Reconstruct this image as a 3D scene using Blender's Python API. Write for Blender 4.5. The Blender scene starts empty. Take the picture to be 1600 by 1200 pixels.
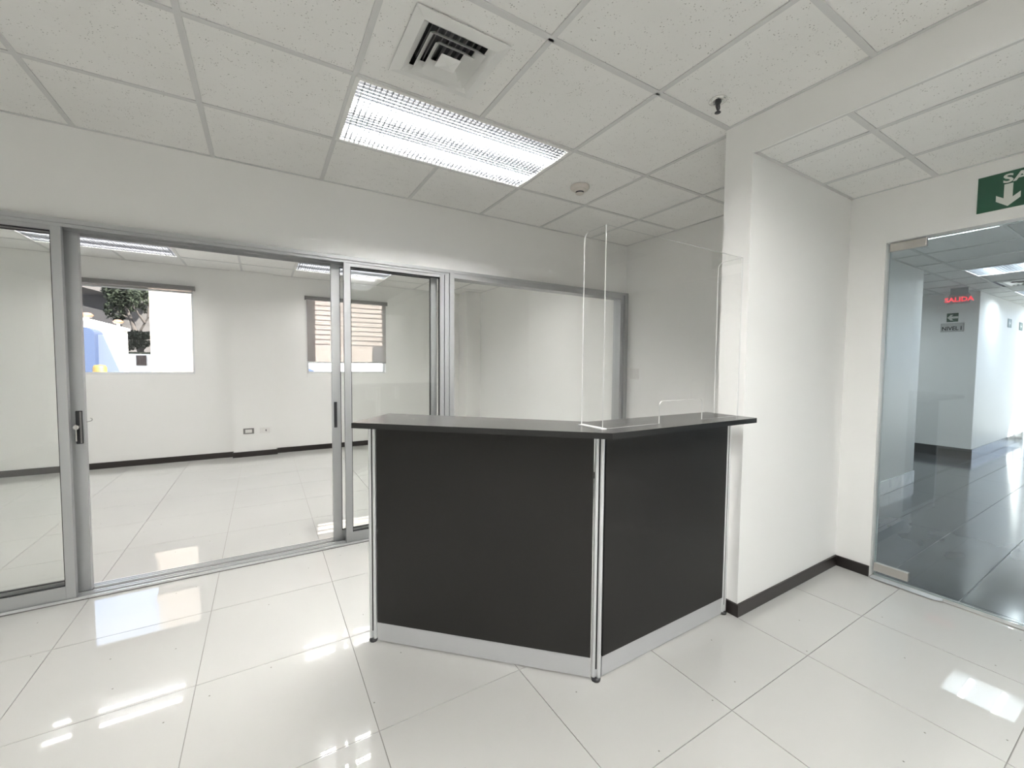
import bpy, math, random
from mathutils import Vector, Matrix

# ------------------------------------------------------------ scene, camera, light
S = bpy.context.scene
col = S.collection
R = math.radians
HC = 1.3325            # camera height
cd = bpy.data.cameras.new('camera'); cam = bpy.data.objects.new('camera', cd); col.objects.link(cam)
cd.sensor_width = 36; cd.lens = 36 * 646.37 / 1600; cd.clip_start = .02; cd.clip_end = 300
yaw, pit, rol = R(31.0137), R(-2.7317), R(.4743)
fw = Vector((math.sin(yaw) * math.cos(pit), math.cos(yaw) * math.cos(pit), math.sin(pit)))
rt = Vector((math.cos(yaw), -math.sin(yaw), 0)); up = rt.cross(fw)
r2 = rt * math.cos(rol) + up * math.sin(rol); u2 = -rt * math.sin(rol) + up * math.cos(rol)
m3 = Matrix((r2, u2, -fw)).transposed()
cam.matrix_world = Matrix.Translation((0, 0, HC)) @ m3.to_4x4()
S.camera = cam
w = bpy.data.worlds.new('world'); S.world = w; w.use_nodes = True
wn = w.node_tree; bg = wn.nodes['Background']; bg.inputs[1].default_value = 3.0
wt = wn.nodes.new('ShaderNodeTexCoord'); wz = wn.nodes.new('ShaderNodeTexNoise'); wz.inputs['Scale'].default_value = 5; wz.inputs['Detail'].default_value = 6
wr = wn.nodes.new('ShaderNodeValToRGB'); wr.color_ramp.elements[0].position = .42; wr.color_ramp.elements[0].color = (.58, .72, 1, 1); wr.color_ramp.elements[1].position = .62; wr.color_ramp.elements[1].color = (1, 1, 1, 1)
wn.links.new(wt.outputs['Generated'], wz.inputs['Vector']); wn.links.new(wz.outputs[0], wr.inputs[0]); wn.links.new(wr.outputs[0], bg.inputs[0])
sd = bpy.data.lights.new('sun', 'SUN'); sun = bpy.data.objects.new('sun', sd); col.objects.link(sun)
sd.energy = 34; sd.angle = R(.6); sd.color = (1, .97, .92)
sun.rotation_euler = Vector((-.55, .62, -.85)).to_track_quat('-Z', 'Y').to_euler()
S.view_settings.view_transform = 'Standard'; S.view_settings.look = 'None'
S.view_settings.gamma = 1; S.view_settings.use_curve_mapping = False
S.view_settings.exposure = 0.52
LAMP = 8.5             # radiance of the lit panels
TUBE = 98.0
BACK = 0.56            # back office lamps
CORR = 0.85            # corridor lamps are weaker
S.cycles.max_bounces = 10; S.cycles.diffuse_bounces = 6; S.cycles.glossy_bounces = 5
S.cycles.transparent_max_bounces = 16; S.cycles.sample_clamp_indirect = 8
S.cycles.caustics_reflective = False; S.cycles.caustics_refractive = False

# ------------------------------------------------------------ materials
def mat(name, c, rough=.5, metal=0., spec=.5, emit=None, estr=0.):
    m = bpy.data.materials.new(name); m.use_nodes = True
    b = m.node_tree.nodes['Principled BSDF']
    b.inputs['Base Color'].default_value = (*c, 1); b.inputs['Roughness'].default_value = rough
    b.inputs['Metallic'].default_value = metal; b.inputs['Specular IOR Level'].default_value = spec
    if emit: b.inputs['Emission Color'].default_value = (*emit, 1); b.inputs['Emission Strength'].default_value = estr
    return m
def noise(m, scale, detail=3, vec='Object', stretch=None):
    nt = m.node_tree; tc = nt.nodes.new('ShaderNodeTexCoord'); n = nt.nodes.new('ShaderNodeTexNoise')
    n.inputs['Scale'].default_value = scale; n.inputs['Detail'].default_value = detail
    src = None if vec == 'World' else tc.outputs[vec]
    if vec == 'World':
        g = nt.nodes.new('ShaderNodeNewGeometry'); src = g.outputs['Position']
    if stretch:
        mp = nt.nodes.new('ShaderNodeMapping'); mp.inputs['Scale'].default_value = stretch
        nt.links.new(src, mp.inputs[0]); src = mp.outputs[0]
    nt.links.new(src, n.inputs['Vector']); return n
def pos(m):
    return m.node_tree.nodes.new('ShaderNodeNewGeometry').outputs['Position']
def ramp(m, src, stops):
    r = m.node_tree.nodes.new('ShaderNodeValToRGB'); el = r.color_ramp.elements
    while len(el) < len(stops): el.new(.5)
    for e, (p, c) in zip(el, stops): e.position = p; e.color = (*c, 1)
    m.node_tree.links.new(src, r.inputs[0]); return r
def bump(m, src, strength, dist=.002):
    b = m.node_tree.nodes.new('ShaderNodeBump'); b.inputs['Strength'].default_value = strength; b.inputs['Distance'].default_value = dist
    m.node_tree.links.new(src, b.inputs['Height']); m.node_tree.links.new(b.outputs[0], m.node_tree.nodes['Principled BSDF'].inputs['Normal'])
def setcol(m, out): m.node_tree.links.new(out, m.node_tree.nodes['Principled BSDF'].inputs['Base Color'])
def vary(m, c, amt, scale=3, detail=4, stretch=None):
    n = m.node_tree; nn = noise(m, scale, detail, 'World', stretch)
    lo = tuple(x * (1 - amt) for x in c); hi = tuple(min(1, x * (1 + amt)) for x in c)
    setcol(m, ramp(m, nn.outputs[0], [(.3, lo), (.7, hi)]).outputs[0])

WALLC = (.87, .868, .85)
wall = mat('wall_paint', WALLC, .45, spec=.35); vary(wall, WALLC, .012, 1.2)
nn = noise(wall, 160, 4, 'World'); bump(wall, nn.outputs[0], .05, .001)
# mineral fibre ceiling tile with small pits
tile_c = mat('ceiling_tile_fibre', (.77, .765, .74), .85, spec=.2)
v = tile_c.node_tree.nodes.new('ShaderNodeTexVoronoi'); v.inputs['Scale'].default_value = 95; v.inputs['Randomness'].default_value = 1
tile_c.node_tree.links.new(pos(tile_c), v.inputs['Vector'])
n2 = noise(tile_c, 22, 5, 'World')
pit = ramp(tile_c, v.outputs['Distance'], [(.12, (.35, .34, .32)), (.26, (1, 1, 1))])
msk = ramp(tile_c, n2.outputs[0], [(.40, (0, 0, 0)), (.52, (1, 1, 1))])
mx = tile_c.node_tree.nodes.new('ShaderNodeMix'); mx.data_type = 'RGBA'
tile_c.node_tree.links.new(msk.outputs[0], mx.inputs[0]); tile_c.node_tree.links.new(pit.outputs[0], mx.inputs[6]); mx.inputs[7].default_value = (1, 1, 1, 1)
mul = tile_c.node_tree.nodes.new('ShaderNodeMix'); mul.data_type = 'RGBA'; mul.blend_type = 'MULTIPLY'; mul.inputs[0].default_value = 1
tile_c.node_tree.links.new(mx.outputs[2], mul.inputs[6])
n3 = noise(tile_c, 2.0, 5, 'World')
rr = ramp(tile_c, n3.outputs[0], [(.3, (.83, .825, .80)), (.7, (.87, .865, .845))])
tile_c.node_tree.links.new(rr.outputs[0], mul.inputs[7]); setcol(tile_c, mul.outputs[2])
bump(tile_c, mx.outputs[2], .35, .002)
tee = mat('white_grid_metal', (.64, .64, .63), .45)
FL = (.52, .517, .497)
floor_m = mat('polished_porcelain', FL, .004, spec=.62)
sp = floor_m.node_tree.nodes.new('ShaderNodeTexVoronoi'); sp.voronoi_dimensions = '2D'; sp.inputs['Scale'].default_value = 2.6
floor_m.node_tree.links.new(pos(floor_m), sp.inputs['Vector'])
spk = ramp(floor_m, sp.outputs['Distance'], [(.004, (.30, .28, .24)), (.009, (1, 1, 1))])
fn = noise(floor_m, .9, 4, 'World'); fr = ramp(floor_m, fn.outputs[0], [(.35, tuple(x * .975 for x in FL)), (.65, tuple(x * 1.02 for x in FL))])
fm = floor_m.node_tree.nodes.new('ShaderNodeMix'); fm.data_type = 'RGBA'; fm.blend_type = 'MULTIPLY'; fm.inputs[0].default_value = 1
floor_m.node_tree.links.new(spk.outputs[0], fm.inputs[6]); floor_m.node_tree.links.new(fr.outputs[0], fm.inputs[7]); setcol(floor_m, fm.outputs[2])
grout = mat('grey_grout', (.30, .29, .27), .9)
slate = mat('dark_grey_stone', (.10, .11, .115), .12, spec=.6); vary(slate, (.10, .108, .115), .15, 2.5, 2, (1, 2, 1))
grout_l = mat('light_grout', (.45, .46, .46), .8)
base_m = mat('black_brown_skirting', (.018, .014, .013), .28)
base_g = mat('grey_stone_skirting', (.50, .51, .51), .12); vary(base_g, (.5, .51, .51), .15, 8)
base_d = mat('dark_stone_skirting', (.06, .062, .062), .25)
alu = mat('anodised_aluminium', (.46, .47, .475), .38, metal=.55); nb = noise(alu, 60, 2, 'World', (1, 1, .03)); bump(alu, nb.outputs[0], .03, .001)
alu_b = mat('bright_aluminium', (.78, .79, .80), .28, metal=.6)
gask = mat('black_gasket', (.012, .012, .013), .6)
blackp = mat('black_plastic', (.02, .02, .022), .35)
steel = mat('brushed_steel', (.50, .48, .45), .38, metal=.6)
chrome = mat('chrome', (.7, .7, .68), .15, metal=1)
lam = mat('black_laminate', (.012, .0112, .0105), .40, spec=.35); nl = noise(lam, 900, 2, 'World'); bump(lam, nl.outputs[0], .10, .0005); vary(lam, (.012, .0112, .0105), .10, 2)
edge_m = mat('black_counter_edge', (.008, .008, .008), .3)
top_m = mat('black_counter_laminate', (.065, .063, .061), .24, spec=.5); top_m.node_tree.nodes['Principled BSDF'].inputs['IOR'].default_value = 1.85; nt_ = noise(top_m, 700, 2, 'World'); bump(top_m, nt_.outputs[0], .06, .0004)
kick = mat('silver_grey_kickplate', (.48, .485, .495), .42, metal=.15)
white_p = mat('white_plastic', (.80, .79, .77), .35)
white_e = mat('white_enamel', (.76, .76, .74), .35)
cream = mat('cream_plastic', (.66, .62, .57), .45)
dark = mat('dark_duct', (.05, .05, .055), .7)
grey_p = mat('grey_plastic', (.20, .195, .19), .45)
louv = mat('grey_louver', (.09, .095, .105), .4, spec=.3)
def emitter(name, c, s):
    m = bpy.data.materials.new(name); m.use_nodes = True; nt = m.node_tree; nt.nodes.remove(nt.nodes['Principled BSDF'])
    e = nt.nodes.new('ShaderNodeEmission'); e.inputs[0].default_value = (*c, 1); e.inputs[1].default_value = s
    nt.links.new(e.outputs[0], nt.nodes['Material Output'].inputs[0]); return m
panel_e = emitter('lit_opal_panel', (1, .99, .965), LAMP * .95)
tube_e = emitter('fluorescent_tube', (1, .985, .96), TUBE * .95)
panel_d = emitter('lit_opal_panel_desk', (1, .985, .96), LAMP * .5)
tube_d = emitter('fluorescent_tube_desk', (1, .985, .965), TUBE * 2.5)
panel_b = emitter('lit_opal_panel_back', (1, .98, .95), LAMP * BACK)
tube_b = emitter('fluorescent_tube_back', (1, .98, .955), TUBE * BACK)
panel_n = emitter('lit_opal_panel_entrance', (.90, .96, 1), LAMP * 1.15)
tube_n = emitter('fluorescent_tube_entrance', (.92, .97, 1), TUBE * 1.15)
panel_c = emitter('lit_opal_panel_cool', (.90, .96, 1), LAMP * CORR)
tube_c = emitter('fluorescent_tube_cool', (.92, .97, 1), TUBE * CORR)
def glass(name, tint, ior=1.5, gl=.0):
    m = bpy.data.materials.new(name); m.use_nodes = True; nt = m.node_tree; nt.nodes.remove(nt.nodes['Principled BSDF'])
    t = nt.nodes.new('ShaderNodeBsdfTransparent'); t.inputs[0].default_value = (*tint, 1)
    g = nt.nodes.new('ShaderNodeBsdfGlossy'); g.inputs['Roughness'].default_value = gl; g.inputs[0].default_value = (1, 1, 1, 1)
    ge = nt.nodes.new('ShaderNodeNewGeometry'); mr = nt.nodes.new('ShaderNodeMapRange')
    mr.inputs['To Min'].default_value = ior; mr.inputs['To Max'].default_value = 1 / ior
    nt.links.new(ge.outputs['Backfacing'], mr.inputs['Value'])
    f = nt.nodes.new('ShaderNodeFresnel'); nt.links.new(mr.outputs[0], f.inputs['IOR'])
    x = nt.nodes.new('ShaderNodeMixShader'); nt.links.new(f.outputs[0], x.inputs[0]); nt.links.new(t.outputs[0], x.inputs[1]); nt.links.new(g.outputs[0], x.inputs[2])
    nt.links.new(x.outputs[0], nt.nodes['Material Output'].inputs[0]); return m
clear = glass('clear_glass', (.985, .99, .985), 1.45)
door_gl = glass('green_grey_toughened_glass', (.83, .87, .88), 1.55)
acry = glass('clear_acrylic', (1, 1, .998), 1.22)
acry_edge = mat('polished_acrylic_edge', (.85, .86, .85), .15, spec=.8)
gl_edge = mat('glass_edge', (.40, .50, .48), .1, spec=.8)
green = mat('green_sign_vinyl', (.018, .085, .048), .35)
green2 = mat('grey_green_sign_vinyl', (.06, .12, .08), .4)
signw = mat('sign_white', (.72, .74, .69), .5)
signg = mat('grey_sign_plate', (.42, .42, .41), .4)
inkb = mat('black_ink', (.02, .02, .02), .5)
redm = mat('red_lit_letters', (.6, .03, .05), .5, emit=(1, .08, .1), estr=.9)
# outdoors
white_o = mat('white_render_outside', (.82, .82, .80), .8)
beige_o = mat('beige_siding', (.50, .45, .41), .8)
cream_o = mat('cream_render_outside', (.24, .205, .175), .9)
grey_o = mat('grey_concrete_outside', (.055, .050, .047), .9); vary(grey_o, (.055, .050, .047), .3, .8)
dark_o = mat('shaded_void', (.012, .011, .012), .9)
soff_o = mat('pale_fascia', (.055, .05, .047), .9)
leaf = mat('leaf_green', (.016, .020, .013), .8, spec=.1); vary(leaf, (.016, .021, .013), .6, 2.5)
bark = mat('bark', (.03, .024, .02), .9)
grass = mat('grass', (.03, .034, .018), .9)
ground = mat('concrete_yard', (.26, .255, .245), .9)
blue_o = mat('blue_panel', (.022, .036, .075), .6)
blue_l = mat('pale_blue_panel', (.06, .075, .12), .6)
yell = mat('yellow_post_paint', (.12, .075, .012), .6)
oran = mat('orange_lens', (.20, .09, .05), .4)
carp = mat('pale_blue_car_paint', (.04, .06, .11), .3)
tyre = mat('tyre_rubber', (.02, .02, .02), .8)
# roller blind screen fabric: open weave, part see-through, part scattering
blind = bpy.data.materials.new('blind_screen_fabric'); blind.use_nodes = True; nt = blind.node_tree; nt.nodes.remove(nt.nodes['Principled BSDF'])
t = nt.nodes.new('ShaderNodeBsdfTransparent'); t.inputs[0].default_value = (1, .97, .96, 1)
d = nt.nodes.new('ShaderNodeBsdfDiffuse'); d.inputs[0].default_value = (.28, .27, .265, 1)
tr = nt.nodes.new('ShaderNodeBsdfTranslucent'); tr.inputs[0].default_value = (.05, .048, .045, 1)
a1 = nt.nodes.new('ShaderNodeAddShader'); nt.links.new(d.outputs[0], a1.inputs[0]); nt.links.new(tr.outputs[0], a1.inputs[1])
mxs = nt.nodes.new('ShaderNodeMixShader'); mxs.inputs[0].default_value = .58
nt.links.new(t.outputs[0], mxs.inputs[1]); nt.links.new(a1.outputs[0], mxs.inputs[2]); nt.links.new(mxs.outputs[0], nt.nodes['Material Output'].inputs[0])

# ------------------------------------------------------------ builders
ORG = {}                                # world origin of every parent
class MB:
    def __init__(s): s.v = []; s.f = []; s.m = []; s.mi = []; s.sm = []
    def add(s, vs, fs, mi=0, smooth=False):
        n = len(s.v); s.v += [tuple(v) for v in vs]; s.f += [tuple(i + n for i in f) for f in fs]; s.mi += [mi] * len(fs); s.sm += [smooth] * len(fs); return s
    def box(s, x0, x1, y0, y1, z0, z1, mi=0):
        x0, x1 = sorted((x0, x1)); y0, y1 = sorted((y0, y1)); z0, z1 = sorted((z0, z1))
        vs = [(x, y, z) for z in (z0, z1) for y in (y0, y1) for x in (x0, x1)]
        return s.add(vs, [(0, 2, 3, 1), (4, 5, 7, 6), (0, 1, 5, 4), (2, 6, 7, 3), (0, 4, 6, 2), (1, 3, 7, 5)], mi)
    def prism(s, pts, z0, z1, mi=0, mside=None):        # ccw polygon extruded in z
        n = len(pts); vs = [(x, y, z0) for x, y in pts] + [(x, y, z1) for x, y in pts]
        s.add(vs, [tuple(range(n))[::-1], tuple(range(n, 2 * n))], mi)
        s.add(vs, [(i, (i + 1) % n, n + (i + 1) % n, n + i) for i in range(n)], mi if mside is None else mside); return s
    def sheet(s, pts, fn, t, mi=0, mside=None):         # polygon in (a,b), fn(a,b,d)->xyz, thickness t
        n = len(pts); vs = [fn(a, b, 0) for a, b in pts] + [fn(a, b, t) for a, b in pts]
        s.add(vs, [tuple(range(n))[::-1], tuple(range(n, 2 * n))], mi)
        s.add(vs, [(i, (i + 1) % n, n + (i + 1) % n, n + i) for i in range(n)], mi if mside is None else mside); return s
    def tube(s, p, q, r, n=12, r2=None, mi=0, caps=True):
        p = Vector(p); q = Vector(q); d = (q - p).normalized(); a = d.orthogonal().normalized(); b = d.cross(a); r2 = r if r2 is None else r2
        vs = [p + (a * math.cos(k * 2 * math.pi / n) + b * math.sin(k * 2 * math.pi / n)) * r for k in range(n)] + [q + (a * math.cos(k * 2 * math.pi / n) + b * math.sin(k * 2 * math.pi / n)) * r2 for k in range(n)]
        s.add(vs, [(k, (k + 1) % n, n + (k + 1) % n, n + k) for k in range(n)], mi, True)
        if caps: s.add(vs, [tuple(range(n))[::-1], tuple(range(n, 2 * n))], mi)
        return s
    def lathe(s, c, prof, n=24, mi=0):                  # prof: (r, z)
        vs = []; cx, cy, cz = c
        for r, z in prof: vs += [(cx + r * math.cos(k * 2 * math.pi / n), cy + r * math.sin(k * 2 * math.pi / n), cz + z) for k in range(n)]
        fs = [(j * n + k, j * n + (k + 1) % n, (j + 1) * n + (k + 1) % n, (j + 1) * n + k) for j in range(len(prof) - 1) for k in range(n)]
        return s.add(vs, fs, mi, True)
    def build(s, name, mats, parent=None, bevel=0, **kw):
        if not isinstance(mats, (list, tuple)): mats = [mats]
        o = ORG.get(parent.name, Vector()) if parent else Vector()
        base = Vector()
        if parent is None:
            xs = [v[0] for v in s.v]; ys = [v[1] for v in s.v]; zs = [v[2] for v in s.v]
            base = Vector(((min(xs) + max(xs)) / 2, (min(ys) + max(ys)) / 2, min(zs))); o = base
        me = bpy.data.meshes.new(name); me.from_pydata([(v[0] - o.x, v[1] - o.y, v[2] - o.z) for v in s.v], [], s.f)
        for m in mats: me.materials.append(m)
        for p, i, sm in zip(me.polygons, s.mi, s.sm): p.material_index = i; p.use_smooth = sm
        ob = bpy.data.objects.new(name, me); col.objects.link(ob); ob.location = base
        if parent: ob.parent = parent
        ORG[ob.name] = o.copy()
        if bevel:
            b = ob.modifiers.new('bevel', 'BEVEL'); b.width = bevel; b.segments = 2; b.limit_method = 'ANGLE'
        for k, x in kw.items(): ob[k] = x
        return ob
def thing(name, label, cat, loc, group=None, kind=None):
    o = bpy.data.objects.new(name, None); o.empty_display_size = .1; col.objects.link(o); o.location = loc; ORG[o.name] = Vector(loc)
    o['label'] = label
    if cat: o['category'] = cat
    if group: o['group'] = group
    if kind: o['kind'] = kind
    return o
def tag(o, label, cat=None, group=None, kind=None):
    o['label'] = label
    if cat: o['category'] = cat
    if group: o['group'] = group
    if kind: o['kind'] = kind
    return o
def dup(root, loc, label):
    r = root.copy(); col.objects.link(r); r.location = loc; r['label'] = label; ORG[r.name] = Vector(loc)
    for ch in list(root.children):
        c = ch.copy(); col.objects.link(c); c.parent = r
        for g in list(ch.children):
            k = g.copy(); col.objects.link(k); k.parent = c
    return r
def text(s, size, loc, axes, m, parent, name='lettering', bold=.0, ext=.0006, sx=1., align='CENTER'):
    cu = bpy.data.curves.new('t', 'FONT'); cu.body = s; cu.size = size; cu.extrude = ext; cu.offset = bold; cu.align_x = align; cu.align_y = 'CENTER'; cu.resolution_u = 3
    tmp = bpy.data.objects.new('t', cu); col.objects.link(tmp); me = bpy.data.meshes.new_from_object(tmp)
    bpy.data.objects.remove(tmp); bpy.data.curves.remove(cu)
    X, Y, Z = [Vector(a) for a in axes]; o = ORG.get(parent.name, Vector()); l = Vector(loc) - o
    for v in me.vertices: c = v.co.copy(); v.co = l + X * c.x * sx + Y * c.y + Z * c.z
    me.name = name; me.materials.clear(); me.materials.append(m)
    ob = bpy.data.objects.new(name, me); col.objects.link(ob); ob.parent = parent; return ob
AX_X = ((0, -1, 0), (0, 0, 1), (-1, 0, 0))      # on a wall facing -X
AX_Y = ((1, 0, 0), (0, 0, 1), (0, -1, 0))       # on a wall facing -Y
def cells(x0, x1, y0, y1, gx, gy, dx, dy):
    out = []
    i = math.floor((x0 - gx) / dx)
    while gx + i * dx < x1 - .004:
        j = math.floor((y0 - gy) / dy)
        while gy + j * dy < y1 - .004:
            a, b, c, d_ = max(x0, gx + i * dx), min(x1, gx + (i + 1) * dx), max(y0, gy + j * dy), min(y1, gy + (j + 1) * dy)
            if b - a > .004 and d_ - c > .004: out.append((i, j, a, b, c, d_))
            j += 1
        i += 1
    return out
def pieces(name, parent, region, grid, z0, z1, gap, m, skip=(), holes=None):
    shared = {}; po = ORG[parent.name]
    for i, j, a, b, c, d_ in cells(*region, *grid):
        if (i, j) in skip: continue
        wx, wy = round(b - a - gap, 4), round(d_ - c - gap, 4)
        if wx < .006 or wy < .006: continue
        cx, cy = (a + b) / 2, (c + d_) / 2
        if holes and (i, j) in holes:
            h = holes[(i, j)]; mb = MB()
            mb.box(a + gap / 2, h[0], c + gap / 2, d_ - gap / 2, z0, z1).box(h[1], b - gap / 2, c + gap / 2, d_ - gap / 2, z0, z1)
            mb.box(h[0], h[1], c + gap / 2, h[2], z0, z1).box(h[0], h[1], h[3], d_ - gap / 2, z0, z1)
            mb.build(name, m, parent); continue
        if (wx, wy) not in shared:
            mb = MB(); mb.box(-wx / 2, wx / 2, -wy / 2, wy / 2, 0, z1 - z0)
            me = bpy.data.meshes.new(name); me.from_pydata(mb.v, [], mb.f); me.materials.append(m); shared[(wx, wy)] = me
        ob = bpy.data.objects.new(name, shared[(wx, wy)]); col.objects.link(ob); ob.parent = parent
        ob.location = (cx - po.x, cy - po.y, z0 - po.z)
def tees(parent, region, grid, z, skip=(), m=tee, wd=.024):
    x0, x1, y0, y1 = region; gx, gy, dx, dy = grid
    i = math.ceil((x0 + .02 - gx) / dx)
    while gx + i * dx < x1 - .01:
        x = gx + i * dx; ya = y0
        for j in sorted(j for (a, j) in skip if a == i and (i - 1, j) in skip):
            if y0 < gy + j * dy < y1:
                MB().box(x - wd / 2, x + wd / 2, ya, gy + j * dy, z, z + .0042).build('grid_bar', m, parent); ya = gy + (j + 1) * dy
        MB().box(x - wd / 2, x + wd / 2, ya, y1, z, z + .0042).build('grid_bar', m, parent); i += 1
    j = math.ceil((y0 + .02 - gy) / dy)
    while gy + j * dy < y1 - .01:
        y = gy + j * dy; MB().box(x0, x1, y - wd / 2, y + wd / 2, z + .0003, z + .0044).build('grid_bar', m, parent); j += 1
    for a in ((x0, x0 + .016, y0, y1), (x1 - .016, x1, y0, y1), (x0, x1, y0, y0 + .016), (x0, x1, y1 - .016, y1)):
        MB().box(*a, z + .0006, z + .0046).build('edge_angle', m, parent)
def st(mb, name, m, label, **k): return tag(mb.build(name, m, **k), label, None, None, 'structure')

# ------------------------------------------------------------ dimensions
H = 2.586; HN = 2.412
XL, YN = -3.0, -3.0                   # unseen limits of the reception room
YP = 3.185; YPB = 3.305               # partition wall faces
XR, XD, XH = 3.32, 3.29, 2.1416       # right wall, door wall, header face
Y0, Y1 = 1.216, 1.362                 # short wing wall
YB = 6.95; YC = 1.67; HCO = 2.43
GX, GY, G = .3661, 1.3457, .61
TOP = 2.80

# ------------------------------------------------------------ shell
mb = MB(); mb.box(XL - .15, 3.345, YN - .15, YB + .15, -.06, -.004)
fl = st(mb, 'floor', grout, 'glossy off-white porcelain tile floor of the reception and the room behind')
pieces('tile', fl, (XL, XD + .03, YN, YP), (-.8589, 3.268, .598, .598), -.004, 0, .0032, floor_m)
pieces('tile', fl, (XL, XR, YP, YB), (-.8589, 3.268, .598, .598), -.004, 0, .0032, floor_m)
mb = MB(); mb.box(3.345, 12.6, -1.0, 4.2, -.06, -.004)
fc = st(mb, 'floor_corridor', grout_l, 'dark grey polished stone floor of the corridor behind the glass door')
pieces('tile', fc, (3.36, 12.6, -.9, YC), (4.72, .985, 1.32, .332), -.004, 0, .004, slate)
pieces('tile', fc, (6.45, 9.2, YC, 4.1), (4.72, .985, 1.32, .664), -.004, 0, .004, slate)

# roof slab over everything, then suspended ceilings
st(MB().box(XL - .15, 12.6, YN - .15, YB + .15, TOP, TOP + .15), 'ceiling_slab', grey_o, 'concrete slab above the suspended ceilings')
ORG['__'] = Vector()
cm = thing('ceiling', 'suspended white mineral tile ceiling over the reception and the desk', None, (0, 0, H), kind='structure')
lamp_cells = {(0, 1), (1, 1), (0, -3), (1, -3), (0, -4), (1, -4), (-4, -4), (-3, -4)}
VC = (.671, 1.651); vh = .165
A, B = (XL, XH, YN, GY), (XL, XR, GY, YP); GR = (GX, GY, G, G)
for reg in (A, B): pieces('ceiling_tile', cm, reg, GR, H + .0048, H + .018, .003, tile_c, lamp_cells, {(0, 0): (VC[0] - vh, VC[0] + vh, VC[1] - vh, VC[1] + vh)})
tees(cm, (XL, XH, YN, GY + .012), GR, H, lamp_cells); tees(cm, (XL, XR, GY, YP), GR, H, lamp_cells)
# the lower ceiling of the entrance strip
cn = thing('ceiling_entrance', 'lower suspended tile ceiling over the entrance strip in front of the glass door', None, (2.7, 0, HN), kind='structure')
ex = [XH + .012, 2.415, 2.87, XD]
for x0, x1 in zip(ex, ex[1:]): pieces('ceiling_tile', cn, (x0, x1, YN, Y0), (x0, .82, 1.0, 1.22), HN + .0048, HN + .018, .003, tile_c, {(0, -2)} if x0 > 2.6 and x1 > 3 else ())
for x in ex[1:3]: MB().box(x - .012, x + .012, YN, Y0, HN, HN + .0042).build('grid_bar', tee, cn)
for y in (.82, -.40, -1.62): MB().box(ex[0], XD, y - .0125, y + .0125, HN + .0003, HN + .0044).build('grid_bar', tee, cn)
for a in ((ex[0], ex[0] + .016, YN, Y0), (XD - .016, XD, YN, Y0), (ex[0], XD, YN, YN + .016), (ex[0], XD, Y0 - .016, Y0)): MB().box(*a, HN + .0006, HN + .0046).build('edge_angle', tee, cn)
# ceiling of the back office
co = thing('ceiling_back', 'suspended tile ceiling of the back office', None, (0, 5, H), kind='structure')
GRB = (.38, 5.79, G, G); lb = {(-4, 0), (-3, 0), (0, 0), (1, 0), (-4, -3), (-3, -3), (0, -3), (1, -3), (2, -3), (3, -3)}
pieces('ceiling_tile', co, (XL, XR, YPB, YB), GRB, H + .0048, H + .018, .003, tile_c, lb)
tees(co, (XL, XR, YPB, YB), GRB, H, lb)
# corridor ceiling
cc = thing('ceiling_corridor', 'suspended tile ceiling of the corridor', None, (8, 0, HCO), kind='structure')
GRC = (4.30, .83, .6125, .61)
pieces('ceiling_tile', cc, (3.41, 12.4, -.9, YC), GRC, HCO + .0048, HCO + .018, .003, tile_c, {(0, 0), (4, 0), (8, 0), (12, 0), (6, 0)})
pieces('ceiling_tile', cc, (6.45, 9.2, YC, 4.1), GRC, HCO + .0048, HCO + .018, .003, tile_c, {(5, 3)})
tees(cc, (3.41, 12.4, -.9, YC), GRC, HCO); tees(cc, (6.45, 9.2, YC, 4.1), GRC, HCO)

# walls
# wall with openings: x-range at Y, rects cut out
def wall_y(name, label, x0, x1, y0, y1, z1, openings):
    mb = MB(); x = x0
    for a, b, c, d_ in sorted(openings):
        if a > x: mb.box(x, a, y0, y1, 0, z1)
        if c > 0: mb.box(a, b, y0, y1, 0, c)
        mb.box(a, b, y0, y1, d_, z1); x = b
    mb.box(x, x1, y0, y1, 0, z1); return st(mb, name, wall, label)
W1 = (-1.935, -.785, 1.165, 2.31); W2 = (.567, 1.735, 1.168, 2.31)
wall_y('wall_back', 'white wall at the far end of the back office with two windows', XL, XR + .15, YB, YB + .15, TOP, [W1, W2])
st(MB().box(-.372, .146, 6.865, YB, 0, H), 'wall_back_pier', wall, 'shallow white pier between the two windows of the back office')
st(MB().box(3.05, XR, 6.62, YB, 0, H), 'wall_back_corner_pier', wall, 'white corner pier at the right end of the back office')
st(MB().box(XL - .15, XL, YN - .15, YB + .15, 0, TOP), 'wall_left', wall, 'white left side wall of both rooms')
st(MB().box(XL, 3.44, YN - .15, YN, 0, TOP), 'wall_front', wall, 'white wall behind the camera')
st(MB().box(XR, XR + .10, Y1, YB, 0, TOP), 'wall_right', wall, 'white right wall behind the desk, running on into the back office')
st(MB().box(XL, XR, YP, YPB, 2.085, TOP), 'wall_partition', wall, 'white band of wall above the aluminium sliding partition')
DZ = 2.095; DY0, DY1 = -.77, 1.03
mb = MB(); mb.box(XD, XD + .10, DY1, Y1, 0, TOP).box(XD, XD + .10, YN, DY0, 0, TOP).box(XD, XD + .10, DY0, DY1, DZ, TOP)
st(mb, 'wall_door', wall, 'white wall around the glass door')
st(MB().box(XH, XD, Y0, Y1, 0, H).box(XH, XD, Y0, Y1, H, H + .004), 'wall_wing', wall, 'short white wing wall at the right end of the desk')
st(MB().box(XH, XH + .0115, YN, Y0, HN, TOP).box(XH + .0115, XH + .10, YN, Y0, HN + .022, TOP), 'wall_header', wall, 'white dropped beam over the entrance strip')
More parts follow.
